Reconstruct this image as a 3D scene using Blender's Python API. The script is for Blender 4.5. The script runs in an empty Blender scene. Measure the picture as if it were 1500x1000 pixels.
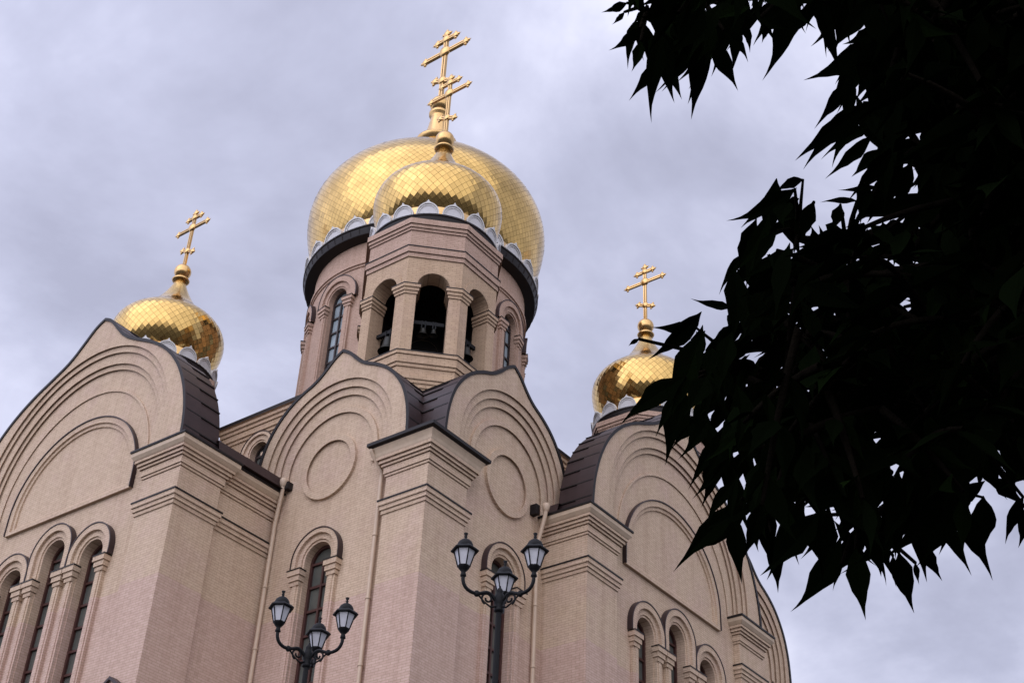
import bpy, bmesh, math, random
from mathutils import Vector, Matrix
from mathutils.geometry import tessellate_polygon

random.seed(7)
SC = bpy.context.scene
COL = SC.collection
S = 0.7                                  # metres per modelling unit
R = math.radians

# ------------------------------------------------------------------ camera
CX, CY, CZ = -34.32, -30.829, -26.331
F_PX = 2077.23                           # focal length in pixels of the 1500 px wide photograph
RX = Vector((0.595, -0.802, 0.043)).normalized()
RZ = Vector((-0.637, -0.504, -0.583)).normalized()
RY = RZ.cross(RX).normalized()
RX = RY.cross(RZ).normalized()
cam_d = bpy.data.cameras.new('camera')
cam_d.sensor_width = 36.0
cam_d.lens = F_PX / 1500.0 * 36.0
cam_d.clip_start = 0.05
cam_d.clip_end = 5000
cam = bpy.data.objects.new('camera', cam_d)
COL.objects.link(cam)
cam.matrix_world = Matrix(((RX.x, RY.x, RZ.x, CX * S), (RX.y, RY.y, RZ.y, CY * S), (RX.z, RY.z, RZ.z, CZ * S), (0, 0, 0, 1)))
SC.camera = cam
CAM = Vector((CX, CY, CZ))


def at(u, v, depth):
    """a point at a distance from the camera, measured in the 1500 x 1000 photograph"""
    d = RX * ((u - 750) / F_PX) + RY * ((500 - v) / F_PX) - RZ
    return CAM + d.normalized() * depth


# ------------------------------------------------------------------ sky, sun, exposure
SC.view_settings.view_transform = 'Standard'
SC.view_settings.look = 'None'
SC.view_settings.exposure = 0.0
SC.view_settings.gamma = 1.0
SUN_DIR = Vector((-0.76, -0.48, 0.44)).normalized()       # towards the sun
SUN_EL = math.asin(SUN_DIR.z)
SUN_AZ = math.atan2(SUN_DIR.x, SUN_DIR.y)
W = bpy.data.worlds.new('World')
SC.world = W
W.use_nodes = True
nt = W.node_tree
nt.nodes.clear()


def N(t, kind, **kw):
    n = t.nodes.new(kind)
    for k, v in kw.items():
        if k.startswith('i_'):
            key = k[2:]
            n.inputs[int(key) if key.isdigit() else key.replace('_', ' ')].default_value = v
        else:
            setattr(n, k, v)
    return n


def math_node(t, op, a, b=None, clamp=False):
    n = t.nodes.new('ShaderNodeMath')
    n.operation = op
    n.use_clamp = clamp
    for i, x in enumerate((a, b)):
        if x is None:
            continue
        if isinstance(x, (int, float)):
            n.inputs[i].default_value = x
        else:
            t.links.new(x, n.inputs[i])
    return n.outputs[0]


def ramp(t, fac, stops):
    n = t.nodes.new('ShaderNodeValToRGB')
    el = n.color_ramp.elements
    while len(el) > 1:
        el.remove(el[-1])
    el[0].position, el[0].color = stops[0][0], (*stops[0][1], 1)
    for p, c in stops[1:]:
        e = el.new(p)
        e.color = (*c, 1)
    t.links.new(fac, n.inputs[0])
    return n.outputs[0]


def mix(t, fac, a, b, blend='MIX'):
    n = t.nodes.new('ShaderNodeMix')
    n.data_type = 'RGBA'
    n.blend_type = blend
    for sock, x in ((n.inputs[0], fac), (n.inputs[6], a), (n.inputs[7], b)):
        if isinstance(x, (int, float)):
            sock.default_value = x
        elif isinstance(x, tuple):
            sock.default_value = (*x, 1)
        else:
            t.links.new(x, sock)
    return n.outputs[2]


sky = N(nt, 'ShaderNodeTexSky', sky_type='NISHITA', sun_disc=False)
sky.sun_elevation = SUN_EL
sky.sun_rotation = SUN_AZ
tc = N(nt, 'ShaderNodeTexCoord')
sep = N(nt, 'ShaderNodeSeparateXYZ')
nt.links.new(tc.outputs['Generated'], sep.inputs[0])
den = math_node(nt, 'ADD', math_node(nt, 'MAXIMUM', sep.outputs[2], 0.0), 0.35)
cmb = N(nt, 'ShaderNodeCombineXYZ')
nt.links.new(math_node(nt, 'DIVIDE', sep.outputs[0], den), cmb.inputs[0])
nt.links.new(math_node(nt, 'DIVIDE', sep.outputs[1], den), cmb.inputs[1])
n1 = N(nt, 'ShaderNodeTexNoise', i_Scale=2.3, i_Detail=7.0, i_Roughness=0.58, i_Distortion=0.35)
nt.links.new(cmb.outputs[0], n1.inputs['Vector'])
n2 = N(nt, 'ShaderNodeTexNoise', i_Scale=7.0, i_Detail=5.0, i_Roughness=0.5)
nt.links.new(cmb.outputs[0], n2.inputs['Vector'])
cl = math_node(nt, 'ADD', math_node(nt, 'MULTIPLY', n1.outputs[0], 0.75), math_node(nt, 'MULTIPLY', n2.outputs[0], 0.25))
clouds = ramp(nt, cl, [(0.36, (0.40, 0.41, 0.54)), (0.45, (0.50, 0.515, 0.67)), (0.53, (0.64, 0.655, 0.83)), (0.61, (0.84, 0.85, 1.02))])
# thin cloud is brighter around the hidden sun
vd = N(nt, 'ShaderNodeVectorMath', operation='DOT_PRODUCT')
nt.links.new(tc.outputs['Generated'], vd.inputs[0])
vd.inputs[1].default_value = Vector((-0.82, 0.22, 0.52)).normalized()
glow = math_node(nt, 'POWER', math_node(nt, 'MAXIMUM', math_node(nt, 'MULTIPLY', math_node(nt, 'ADD', vd.outputs['Value'], 1.0), 0.5), 0.0), 4.0)
gl = N(nt, 'ShaderNodeVectorMath', operation='SCALE')
nt.links.new(clouds, gl.inputs[0])
nt.links.new(math_node(nt, 'ADD', math_node(nt, 'MULTIPLY', glow, 2.0), 1.1), gl.inputs['Scale'])
bg1 = N(nt, 'ShaderNodeBackground', i_Strength=1.0)
nt.links.new(gl.outputs[0], bg1.inputs[0])
bg2 = N(nt, 'ShaderNodeBackground', i_Strength=0.08)
nt.links.new(sky.outputs[0], bg2.inputs[0])
msh = N(nt, 'ShaderNodeMixShader', i_0=0.9)
nt.links.new(bg2.outputs[0], msh.inputs[1])
nt.links.new(bg1.outputs[0], msh.inputs[2])
wo = N(nt, 'ShaderNodeOutputWorld')
nt.links.new(msh.outputs[0], wo.inputs[0])

sun_d = bpy.data.lights.new('sun', 'SUN')
sun_d.energy = 1.42
sun_d.angle = R(120)
sun_d.color = (1.0, 0.95, 0.88)
sun = bpy.data.objects.new('sun', sun_d)
COL.objects.link(sun)
sun.rotation_euler = SUN_DIR.to_track_quat('Z', 'Y').to_euler()


# ------------------------------------------------------------------ materials
def new_mat(name):
    m = bpy.data.materials.new(name)
    m.use_nodes = True
    t = m.node_tree
    b = t.nodes['Principled BSDF']
    return m, t, b


def upos(t):
    g = N(t, 'ShaderNodeNewGeometry')
    v = N(t, 'ShaderNodeVectorMath', operation='SCALE')
    v.inputs['Scale'].default_value = 1.0 / S
    t.links.new(g.outputs['Position'], v.inputs[0])
    return v.outputs[0], g


def brick_mat(name, c1, c2, pink1, pink2, mortar, pink_z, pink_sign=1, patch=0.65):
    m, t, b = new_mat(name)
    P, g = upos(t)
    # tangent coordinate of any vertical face
    cr = N(t, 'ShaderNodeVectorMath', operation='CROSS_PRODUCT')
    t.links.new(g.outputs['True Normal'], cr.inputs[0])
    cr.inputs[1].default_value = (0, 0, 1)
    nm = N(t, 'ShaderNodeVectorMath', operation='NORMALIZE')
    t.links.new(cr.outputs[0], nm.inputs[0])
    dp = N(t, 'ShaderNodeVectorMath', operation='DOT_PRODUCT')
    t.links.new(nm.outputs[0], dp.inputs[0])
    t.links.new(P, dp.inputs[1])
    sp = N(t, 'ShaderNodeSeparateXYZ')
    t.links.new(P, sp.inputs[0])
    cb = N(t, 'ShaderNodeCombineXYZ')
    t.links.new(dp.outputs['Value'], cb.inputs[0])
    t.links.new(sp.outputs[2], cb.inputs[1])
    br = N(t, 'ShaderNodeTexBrick', offset=0.5)
    br.inputs['Scale'].default_value = 1.0
    br.inputs['Brick Width'].default_value = 0.36
    br.inputs['Row Height'].default_value = 0.105
    br.inputs['Mortar Size'].default_value = 0.010
    br.inputs['Mortar Smooth'].default_value = 0.25
    br.inputs['Bias'].default_value = 0.0
    t.links.new(cb.outputs[0], br.inputs['Vector'])
    # large patches of other firings, a pinker batch below (or above) a course
    nz = N(t, 'ShaderNodeTexNoise', i_Scale=0.55, i_Detail=4.0, i_Roughness=0.6)
    t.links.new(P, nz.inputs['Vector'])
    nz2 = N(t, 'ShaderNodeTexNoise', i_Scale=5.0, i_Detail=3.0, i_Roughness=0.6)
    t.links.new(P, nz2.inputs['Vector'])
    edge = math_node(t, 'MULTIPLY', math_node(t, 'SUBTRACT', sp.outputs[2], pink_z), -22.0 * pink_sign)
    edge = math_node(t, 'ADD', edge, math_node(t, 'MULTIPLY', math_node(t, 'SUBTRACT', nz.outputs[0], 0.5), 5.0), clamp=True)
    pat = math_node(t, 'MULTIPLY', math_node(t, 'SUBTRACT', nz.outputs[0], 0.47), 4.0 * patch, clamp=True)
    f = math_node(t, 'MAXIMUM', edge, pat)
    ca = mix(t, f, c1, pink1)
    cbk = mix(t, f, c2, pink2)
    t.links.new(ca, br.inputs['Color1'])
    t.links.new(cbk, br.inputs['Color2'])
    br.inputs['Mortar'].default_value = (*mortar, 1)
    dirt = ramp(t, nz2.outputs[0], [(0.3, (0.88, 0.87, 0.85)), (0.6, (1.0, 1.0, 1.0))])
    # rain-washed streaks
    mp = N(t, 'ShaderNodeMapping')
    mp.inputs['Scale'].default_value = (2.2, 2.2, 0.16)
    t.links.new(P, mp.inputs[0])
    nz3 = N(t, 'ShaderNodeTexNoise', i_Scale=1.0, i_Detail=4.0, i_Roughness=0.65)
    t.links.new(mp.outputs[0], nz3.inputs['Vector'])
    streak = ramp(t, nz3.outputs[0], [(0.33, (0.91, 0.89, 0.87)), (0.5, (0.99, 0.99, 0.98)), (0.7, (1.02, 1.02, 1.02))])
    c = mix(t, 1.0, mix(t, 1.0, br.outputs['Color'], dirt, 'MULTIPLY'), streak, 'MULTIPLY')
    t.links.new(c, b.inputs['Base Color'])
    b.inputs['Roughness'].default_value = 0.85
    bp = N(t, 'ShaderNodeBump')
    bp.inputs['Strength'].default_value = 0.5
    bp.inputs['Distance'].default_value = 0.012
    inv = math_node(t, 'SUBTRACT', 1.0, br.outputs['Fac'])
    t.links.new(inv, bp.inputs['Height'])
    t.links.new(bp.outputs[0], b.inputs['Normal'])
    return m


def plain_mat(name, col, rough=0.6, metal=0.0, var=0.12, scale=3.0, bump=0.0, spec=0.5):
    m, t, b = new_mat(name)
    b.inputs['Specular IOR Level'].default_value = spec
    P, g = upos(t)
    nz = N(t, 'ShaderNodeTexNoise', i_Scale=scale, i_Detail=4.0, i_Roughness=0.6)
    t.links.new(P, nz.inputs['Vector'])
    lo = tuple(x * (1 - var) for x in col)
    hi = tuple(min(1, x * (1 + var)) for x in col)
    t.links.new(ramp(t, nz.outputs[0], [(0.3, lo), (0.7, hi)]), b.inputs['Base Color'])
    b.inputs['Roughness'].default_value = rough
    b.inputs['Metallic'].default_value = metal
    if bump:
        bp = N(t, 'ShaderNodeBump', i_Strength=bump, i_Distance=0.02)
        t.links.new(nz.outputs[0], bp.inputs['Height'])
        t.links.new(bp.outputs[0], b.inputs['Normal'])
    return m


BRICK = brick_mat('brick_cream', (0.595, 0.45, 0.325), (0.55, 0.41, 0.292), (0.57, 0.405, 0.338), (0.525, 0.365, 0.297), (0.40, 0.285, 0.20), -3.45)
BRICK_UP = brick_mat('brick_pink', (0.54, 0.385, 0.255), (0.49, 0.345, 0.23), (0.51, 0.35, 0.275), (0.46, 0.31, 0.245), (0.34, 0.23, 0.155), 14.4, -1, 0.4)
CREAM = plain_mat('cream_stone', (0.50, 0.385, 0.275), 0.7, var=0.1)
BROWN = plain_mat('brown_metal', (0.036, 0.021, 0.021), 0.45, var=0.2, scale=1.5, spec=0.3)
BLACKM = plain_mat('black_flashing', (0.012, 0.009, 0.009), 0.5, spec=0.25)
PIPE = plain_mat('cream_paint', (0.52, 0.39, 0.28), 0.5, var=0.06)
FRAME = plain_mat('red_brown_frame', (0.055, 0.018, 0.014), 0.45)
FRAMED = plain_mat('dark_frame', (0.03, 0.018, 0.016), 0.45)
WHITE = plain_mat('white_plaster', (0.6, 0.59, 0.58), 0.6, var=0.05)
WHITEIN = plain_mat('grey_plaster', (0.6, 0.59, 0.6), 0.65, var=0.05)
IRON = plain_mat('black_iron', (0.004, 0.004, 0.005), 0.55, var=0.2, spec=0.18)
BRONZE = plain_mat('bell_bronze', (0.018, 0.018, 0.015), 0.45, metal=0.5, var=0.3)
STEEL = plain_mat('grey_beam', (0.014, 0.015, 0.017), 0.55, spec=.12)
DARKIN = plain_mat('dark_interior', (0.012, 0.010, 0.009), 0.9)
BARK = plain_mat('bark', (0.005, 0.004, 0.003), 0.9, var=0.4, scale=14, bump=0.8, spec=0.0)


def gold_mat(name, col, rough, var):
    m, t, b = new_mat(name)
    P, g = upos(t)
    # each leaf of gilding has its own tone
    nz = N(t, 'ShaderNodeTexWhiteNoise', noise_dimensions='1D')
    at_ = N(t, 'ShaderNodeAttribute', attribute_name='tile')
    t.links.new(at_.outputs['Fac'], nz.inputs['W'])
    lo = tuple(x * (1 - var) for x in col)
    hi = tuple(min(1, x * (1 + var)) for x in col)
    t.links.new(ramp(t, nz.outputs['Value'], [(0.0, lo), (1.0, hi)]), b.inputs['Base Color'])
    n2 = N(t, 'ShaderNodeTexNoise', i_Scale=2.0, i_Detail=3.0)
    t.links.new(P, n2.inputs['Vector'])
    t.links.new(math_node(t, 'ADD', math_node(t, 'MULTIPLY', n2.outputs[0], 0.12), rough - 0.06), b.inputs['Roughness'])
    b.inputs['Metallic'].default_value = 1.0
    return m


GOLD = gold_mat('gilded_tile', (0.60, 0.395, 0.14), 0.17, 0.07)
GOLDSEAM = plain_mat('gilded_seam', (0.25, 0.15, 0.04), 0.4, metal=1.0)
GOLDX = plain_mat('gilded_cross', (0.62, 0.40, 0.17), 0.26, metal=1.0, var=0.05)
GOLDDK = plain_mat('gilded_groove', (0.10, 0.045, 0.015), 0.5, metal=0.4)


def glass_mat(name, col, rough=0.06):
    m, t, b = new_mat(name)
    P, g = upos(t)
    nz = N(t, 'ShaderNodeTexNoise', i_Scale=1.2, i_Detail=2.0)
    t.links.new(P, nz.inputs['Vector'])
    t.links.new(ramp(t, nz.outputs[0], [(0.3, tuple(c * 0.7 for c in col)), (0.7, col)]), b.inputs['Base Color'])
    b.inputs['Roughness'].default_value = rough
    b.inputs['Specular IOR Level'].default_value = 0.6
    return m


GLASS = glass_mat('dark_glass', (0.10, 0.105, 0.092), 0.1)
GLASSB = glass_mat('drum_glass', (0.36, 0.43, 0.47), 0.05)
FROST = plain_mat('frosted_glass', (0.46, 0.46, 0.49), 0.35, var=0.12, scale=6)


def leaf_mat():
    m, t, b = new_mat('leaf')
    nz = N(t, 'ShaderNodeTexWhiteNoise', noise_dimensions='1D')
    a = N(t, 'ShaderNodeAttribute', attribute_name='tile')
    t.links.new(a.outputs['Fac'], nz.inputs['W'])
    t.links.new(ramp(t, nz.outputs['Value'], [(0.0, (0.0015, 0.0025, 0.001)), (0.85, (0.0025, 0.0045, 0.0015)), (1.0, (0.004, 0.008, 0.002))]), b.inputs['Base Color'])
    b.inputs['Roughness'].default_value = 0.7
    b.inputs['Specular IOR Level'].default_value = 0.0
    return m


LEAF = leaf_mat()


def ground_mat(name, lo, hi, sc):
    m, t, b = new_mat(name)
    P, g = upos(t)
    nz = N(t, 'ShaderNodeTexNoise', i_Scale=sc, i_Detail=8.0, i_Roughness=0.7)
    t.links.new(P, nz.inputs['Vector'])
    t.links.new(ramp(t, nz.outputs[0], [(0.3, lo), (0.7, hi)]), b.inputs['Base Color'])
    b.inputs['Roughness'].default_value = 0.9
    return m


GROUND = ground_mat('asphalt', (0.04, 0.04, 0.042), (0.075, 0.073, 0.07), 1.5)
PAVING = ground_mat('paving', (0.06, 0.056, 0.05), (0.10, 0.094, 0.085), 2.0)


# ------------------------------------------------------------------ mesh building
class MB:
    def __init__(self):
        self.V, self.F, self.M, self.SM, self.T = [], [], [], [], []
        self.mats = []
        self.tile = 0.0

    def mi(self, m):
        if m not in self.mats:
            self.mats.append(m)
        return self.mats.index(m)

    def v(self, p):
        self.V.append(tuple(p))
        return len(self.V) - 1

    def f(self, idx, m, sm=False):
        self.F.append(tuple(idx))
        self.M.append(self.mi(m))
        self.SM.append(sm)
        self.T.append(self.tile)

    def quad(self, a, b, c, d, m, sm=False):
        self.f([self.v(a), self.v(b), self.v(c), self.v(d)], m, sm)

    def box(self, lo, hi, m, tr=None):
        x0, y0, z0 = lo
        x1, y1, z1 = hi
        P = [(x0, y0, z0), (x1, y0, z0), (x1, y1, z0), (x0, y1, z0), (x0, y0, z1), (x1, y0, z1), (x1, y1, z1), (x0, y1, z1)]
        i = [self.v(tr(*p) if tr else p) for p in P]
        for q in ((0, 3, 2, 1), (4, 5, 6, 7), (0, 1, 5, 4), (1, 2, 6, 5), (2, 3, 7, 6), (3, 0, 4, 7)):
            self.f([i[k] for k in q], m)

    def grid(self, rows, m, sm=False, close=False):
        """rows of equal length joined by quads"""
        idx = [[self.v(p) for p in r] for r in rows]
        for a, b in zip(idx, idx[1:]):
            n = len(a)
            for k in range(n if close else n - 1):
                self.f([a[k], a[(k + 1) % n], b[(k + 1) % n], b[k]], m, sm)

    def lathe(self, c, prof, n, m, sm=True, a0=0.0, a1=2 * math.pi, axis=None, cap=False):
        full = abs(a1 - a0 - 2 * math.pi) < 1e-6
        cnt = n if full else n + 1
        rows = []
        for r, z in prof:
            row = []
            for k in range(cnt):
                a = a0 + (a1 - a0) * k / n
                p = Vector((r * math.cos(a), r * math.sin(a), z))
                if axis is not None:
                    p = axis @ p
                row.append((c[0] + p.x, c[1] + p.y, c[2] + p.z))
            rows.append(row)
        self.grid(rows, m, sm, full)

    def tube(self, pts, rad, m, n=8, cap=True):
        pts = [Vector(p) for p in pts]
        if isinstance(rad, (int, float)):
            rad = [rad] * len(pts)
        rows = []
        up = None
        for i, p in enumerate(pts):
            a = pts[max(i - 1, 0)]
            b = pts[min(i + 1, len(pts) - 1)]
            d = (b - a).normalized()
            if up is None:
                up = d.orthogonal().normalized()
            else:
                up = (up - d * up.dot(d))
                up = up.normalized() if up.length > 1e-6 else d.orthogonal().normalized()
            s = d.cross(up)
            rows.append([p + (up * math.cos(2 * math.pi * k / n) + s * math.sin(2 * math.pi * k / n)) * rad[i] for k in range(n)])
        self.grid(rows, m, True, True)
        if cap:
            for r in (rows[0], rows[-1]):
                self.f([self.v(p) for p in r], m)

    def build(self, name, parent=None, off=(0, 0, 0)):
        me = bpy.data.meshes.new(name)
        ox, oy, oz = off
        me.from_pydata([(x - ox, y - oy, z - oz) for x, y, z in self.V], [], self.F)
        for m in self.mats:
            me.materials.append(m)
        me.polygons.foreach_set('material_index', self.M)
        me.polygons.foreach_set('use_smooth', self.SM)
        if any(self.T):
            at_ = me.attributes.new('tile', 'FLOAT', 'FACE')
            at_.data.foreach_set('value', self.T)
        me.update()
        o = bpy.data.objects.new(name, me)
        COL.objects.link(o)
        if parent:
            o.parent = parent
        return o


def thing(name, label, cat, loc, group=None, rz=0.0):
    o = bpy.data.objects.new(name, None)
    COL.objects.link(o)
    o.location = loc
    o.rotation_euler = (0, 0, rz)
    o['label'] = label
    o['category'] = cat
    if group:
        o['group'] = group
    return o


GZ = -28.7                                # street level
TZ = -23.5                                # terrace the cathedral stands on
ROOT = (15.3, 15.5, TZ)
CATH = thing('cathedral', 'cream brick cathedral with gilded onion domes, round gables and octagonal belfry', 'cathedral', ROOT)


def part(mb, name, parent=None, label=None):
    o = mb.build(name, parent or CATH, ROOT)
    if label:
        o['label'] = label
    return o


class Frame:
    """facade coordinates: s along the wall, n outward, z up"""
    def __init__(self, side, plane):
        self.side, self.p = side, plane

    def __call__(self, s, n, z):
        return (self.p - n, s, z) if self.side == 'L' else (s, self.p - n, z)


def plate(mb, fr, outer, holes, n, m):
    loops = [[Vector((s, z, 0)) for s, z in lp] for lp in [outer] + holes]
    flat = [p for lp in loops for p in lp]
    idx = [mb.v(fr(p.x, n, p.y)) for p in flat]
    for tri in tessellate_polygon(loops):
        mb.f([idx[k] for k in tri], m)


def strip(mb, fr, pts, n0, n1, m, close=False, sm=False):
    mb.grid([[fr(s, n0, z) for s, z in pts], [fr(s, n1, z) for s, z in pts]], m, sm, close)


def between(mb, fr, A, B, n, m):
    mb.grid([[fr(s, n, z) for s, z in A], [fr(s, n, z) for s, z in B]], m)


def arch(c, zc, r, zb, k=28, rz=None):
    """from the right foot (low s) over the top to the other foot"""
    rz = rz or r
    pts = [(c - r, zb)]
    pts += [(c - r * math.cos(math.pi * i / k), zc + rz * math.sin(math.pi * i / k)) for i in range(k + 1)]
    pts.append((c + r, zb))
    return pts


def resample(pts, n):
    L = [0.0]
    for a, b in zip(pts, pts[1:]):
        L.append(L[-1] + math.dist(a, b))
    out = []
    j = 0
    for i in range(n):
        t = L[-1] * i / (n - 1)
        while j < len(pts) - 2 and L[j + 1] < t:
            j += 1
        d = L[j + 1] - L[j]
        w = (t - L[j]) / d if d > 0 else 0
        out.append((pts[j][0] + (pts[j + 1][0] - pts[j][0]) * w, pts[j][1] + (pts[j + 1][1] - pts[j][1]) * w))
    return out


def smooth_poly(pts, it=2, keep=()):
    for _ in range(it):
        out = [pts[0]]
        for a, b in zip(pts, pts[1:]):
            out += [(a[0] * .75 + b[0] * .25, a[1] * .75 + b[1] * .25), (a[0] * .25 + b[0] * .75, a[1] * .25 + b[1] * .75)]
        out.append(pts[-1])
        pts = out
    return pts


def offset2(pts, d):
    out = []
    for i, p in enumerate(pts):
        a = pts[max(i - 1, 0)]
        b = pts[min(i + 1, len(pts) - 1)]
        tx, tz = b[0] - a[0], b[1] - a[1]
        l = math.hypot(tx, tz) or 1
        out.append((p[0] - tz / l * d, p[1] + tx / l * d))
    return out


def sweep(mb, path, prof, m, closed=False, mats=None):
    """profile (n, z) along a plan path whose outside is on its right hand"""
    n = len(path)
    rows_dir = []
    for i in range(n):
        segs = []
        if closed or i > 0:
            a, b = path[i - 1], path[i]
            segs.append((a, b))
        if closed or i < n - 1:
            a, b = path[i], path[(i + 1) % n]
            segs.append((a, b))
        nv = Vector((0, 0))
        ns = []
        for a, b in segs:
            d = Vector((b[0] - a[0], b[1] - a[1])).normalized()
            ns.append(Vector((d.y, -d.x)))
        if len(ns) == 1:
            nv = ns[0]
        else:
            s_ = ns[0] + ns[1]
            nv = s_ / max(1e-6, (1 + ns[0].dot(ns[1])))
        rows_dir.append(nv)
    rows = [[(p[0] + d.x * q, p[1] + d.y * q, z) for p, d in zip(path, rows_dir)] for q, z in prof]
    for k in range(len(rows) - 1):
        mm = mats[k] if mats else m
        mb.grid([rows[k], rows[k + 1]], mm, False, closed)


# ------------------------------------------------------------------ ground
g = MB()
g.quad((-900, -900, GZ), (900, -900, GZ), (900, 900, GZ), (-900, 900, GZ), GROUND)
go = g.build('ground')
go['kind'] = 'structure'
g = MB()
g.box((-19, -17, GZ - .5), (70, 70, TZ), PAVING)
go = g.build('terrace')
go['kind'] = 'structure'

# ------------------------------------------------------------------ cathedral: profiles
FACE = 0.15


def ledges(layers, top, lip=.022, cut=.07):
    """corbelled courses (n, z0, z1), each undercut behind its lip, a channel added to deepen the shade line; -> profile, materials"""
    prof, mats = [], []
    layers = [(layers[0][0] - .02,) + tuple(layers[0][1:])] + list(layers[1:])
    cur = layers[0][0]
    for k, (n, z0, z1, m) in enumerate(layers):
        if k and n > cur + lip + .01:
            pts = [(cur, z0 + cut), (n - lip, z0 + cut), (n - lip, z0), (n, z0)]
        else:
            pts = [(n, z0)]
        for p in pts + [(n, z1)]:
            if prof:
                mats.append(m)
            prof.append(p)
        cur = n
    for p, m in top:
        prof.append(p)
        mats.append(m)
    return prof, mats


STRING, STRING_M = ledges([(0, -.75, -.60, BRICK), (.05, -.58, -.44, BRICK), (.105, -.42, -.26, BRICK), (.16, -.24, -.05, BRICK), (.19, -.05, .015, BLACKM)], [((-.02, .06), BLACKM)])
CORN_W, CORN_WM = ledges([(0, 1.0, 1.06, BRICK), (.05, 1.07, 1.18, BRICK), (.10, 1.18, 1.46, BRICK), (.17, 1.47, 1.59, BRICK), (.25, 1.59, 1.73, BRICK), (.33, 1.73, 1.84, BRICK)],
                         [((.36, 1.86), CREAM), ((.41, 1.93), CREAM), ((.46, 2.0), CREAM), ((.46, 2.17), CREAM), ((.51, 2.18), BLACKM), ((.51, 2.27), BLACKM), ((-.05, 2.36), BLACKM)])
CORN_C, CORN_CM = ledges([(0, 1.0, 1.06, BRICK), (.05, 1.07, 1.18, BRICK), (.10, 1.18, 1.46, BRICK), (.17, 1.47, 1.59, BRICK), (.25, 1.59, 1.73, BRICK), (.33, 1.73, 1.86, BRICK)],
                         [((.35, 1.9), CREAM), ((.38, 2.02), CREAM), ((.45, 2.18), CREAM), ((.48, 2.24), CREAM), ((.60, 2.3), BLACKM), ((.63, 2.3), BLACKM), ((.63, 2.44), BLACKM), ((-.3, 2.85), BROWN)])

# half outline of the big round gable of an arm, and of the small one of a corner block
G_ARM = [(7.15, 2.25), (7.15, 3.0), (7.0, 4.0), (6.65, 5.1), (6.05, 6.25), (5.15, 7.3), (4.0, 8.15), (2.85, 8.72), (1.8, 9.3), (1.05, 10.1), (.5, 10.7), (0, 10.95)]
G_BLK = [(4.14, 2.25), (4.14, 3.1), (4.05, 4.06), (3.78, 5.0), (3.33, 5.75), (2.75, 6.38), (2.05, 6.82), (1.4, 7.1), (.9, 7.5), (.45, 8.0), (0, 8.28)]


def gable_outline(half, c, k=90):
    right = [(c - a, z) for a, z in half]
    left = [(c + a, z) for a, z in half[::-1]]
    a = smooth_poly(right, 2)
    b = smooth_poly(left, 2)
    return resample(a, k) + resample(b, k)[1:]


def window(fr, c, zs, w, r_in, r_out, zcap, zbot, depth=0.5, rows=1.0, frame=FRAME, glass=GLASS, brick=None, cover=True,
           caps='lr', hood=True, foot=None):
    """an arched window: reveal, archivolt, colonnettes as the surround; capitals, frame and pane are pieces of it"""
    brick = brick or BRICK
    foot = zcap if foot is None else foot
    mb = MB()
    op = arch(c, zs, w, zbot)
    strip(mb, fr, op, 0.0, -depth, brick)
    a1, a2, a3 = arch(c, zs, w + .1, foot), arch(c, zs, r_in + .18, foot), arch(c, zs, r_out, foot)
    a0 = arch(c, zs, w, foot)
    # inner order, archivolt step and outer band
    between(mb, fr, a0, a1, .06, brick); strip(mb, fr, a0, .06, 0, brick); strip(mb, fr, a1, .06, .12, brick)
    between(mb, fr, a1, a2, .12, brick); strip(mb, fr, a2, .12, .24, brick)
    between(mb, fr, a2, a3, .24, brick); strip(mb, fr, a3, .24, 0, brick)
    for sg in (-1, 1):
        if ('r' if sg < 0 else 'l') in caps:
            s0, s1 = sorted((c + sg * (w + .04), c + sg * (w + .44)))
            mb.box((s0, -.02, zbot), (s1, .15, zcap - .62), brick, fr)
            s0, s1 = sorted((c + sg * (w + .14), c + sg * (w + .34)))
            mb.box((s0, -.02, zbot), (s1, .19, zcap - .62), brick, fr)
    o = part(mb, 'window')
    for sg in (-1, 1):
        if ('r' if sg < 0 else 'l') in caps:
            cm = MB()
            m0 = c + sg * (w + .26)
            for k, (hw, nn, z0, z1) in enumerate(((.23, .22, -.64, -.46), (.285, .28, -.46, -.24), (.34, .34, -.24, -.03))):
                cm.box((m0 - hw, -.02, zcap + z0), (m0 + hw, nn, zcap + z1), brick, fr)
            cm.box((m0 - .36, -.02, zcap - .03), (m0 + .36, .36, zcap + .02), BLACKM, fr)
            part(cm, 'capital', o)
    if cover:
        cm = MB()
        b0, b1 = arch(c, zs, r_out + .005, foot + .02), arch(c, zs, r_out + .05, foot + .02)
        between(cm, fr, b0, b1, .27, BROWN); strip(cm, fr, b1, .27, 0, BROWN); strip(cm, fr, b0, .27, .24, BROWN)
        part(cm, 'hood_cover', o)
    fm = MB()
    n0, n1 = -depth + .02, -depth + .14
    f0, f1 = arch(c, zs, w - .002, zbot), arch(c, zs, w - .11, zbot)
    between(fm, fr, f0, f1, n1, frame); strip(fm, fr, f1, n1, n0, frame)
    fm.box((c - .045, n0, zbot), (c + .045, n1 - .01, zs - .02), frame, fr)
    z = zs
    while z > zbot:
        fm.box((c - w + .05, n0, z - .05), (c + w - .05, n1 - .02, z + .05), frame, fr)
        z -= rows
    part(fm, 'frame', o)
    gm = MB()
    gp = arch(c, zs, w - .05, zbot + .01)
    plate(gm, fr, gp, [], n0 + .01, glass)
    part(gm, 'pane', o)
    return op


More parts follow.
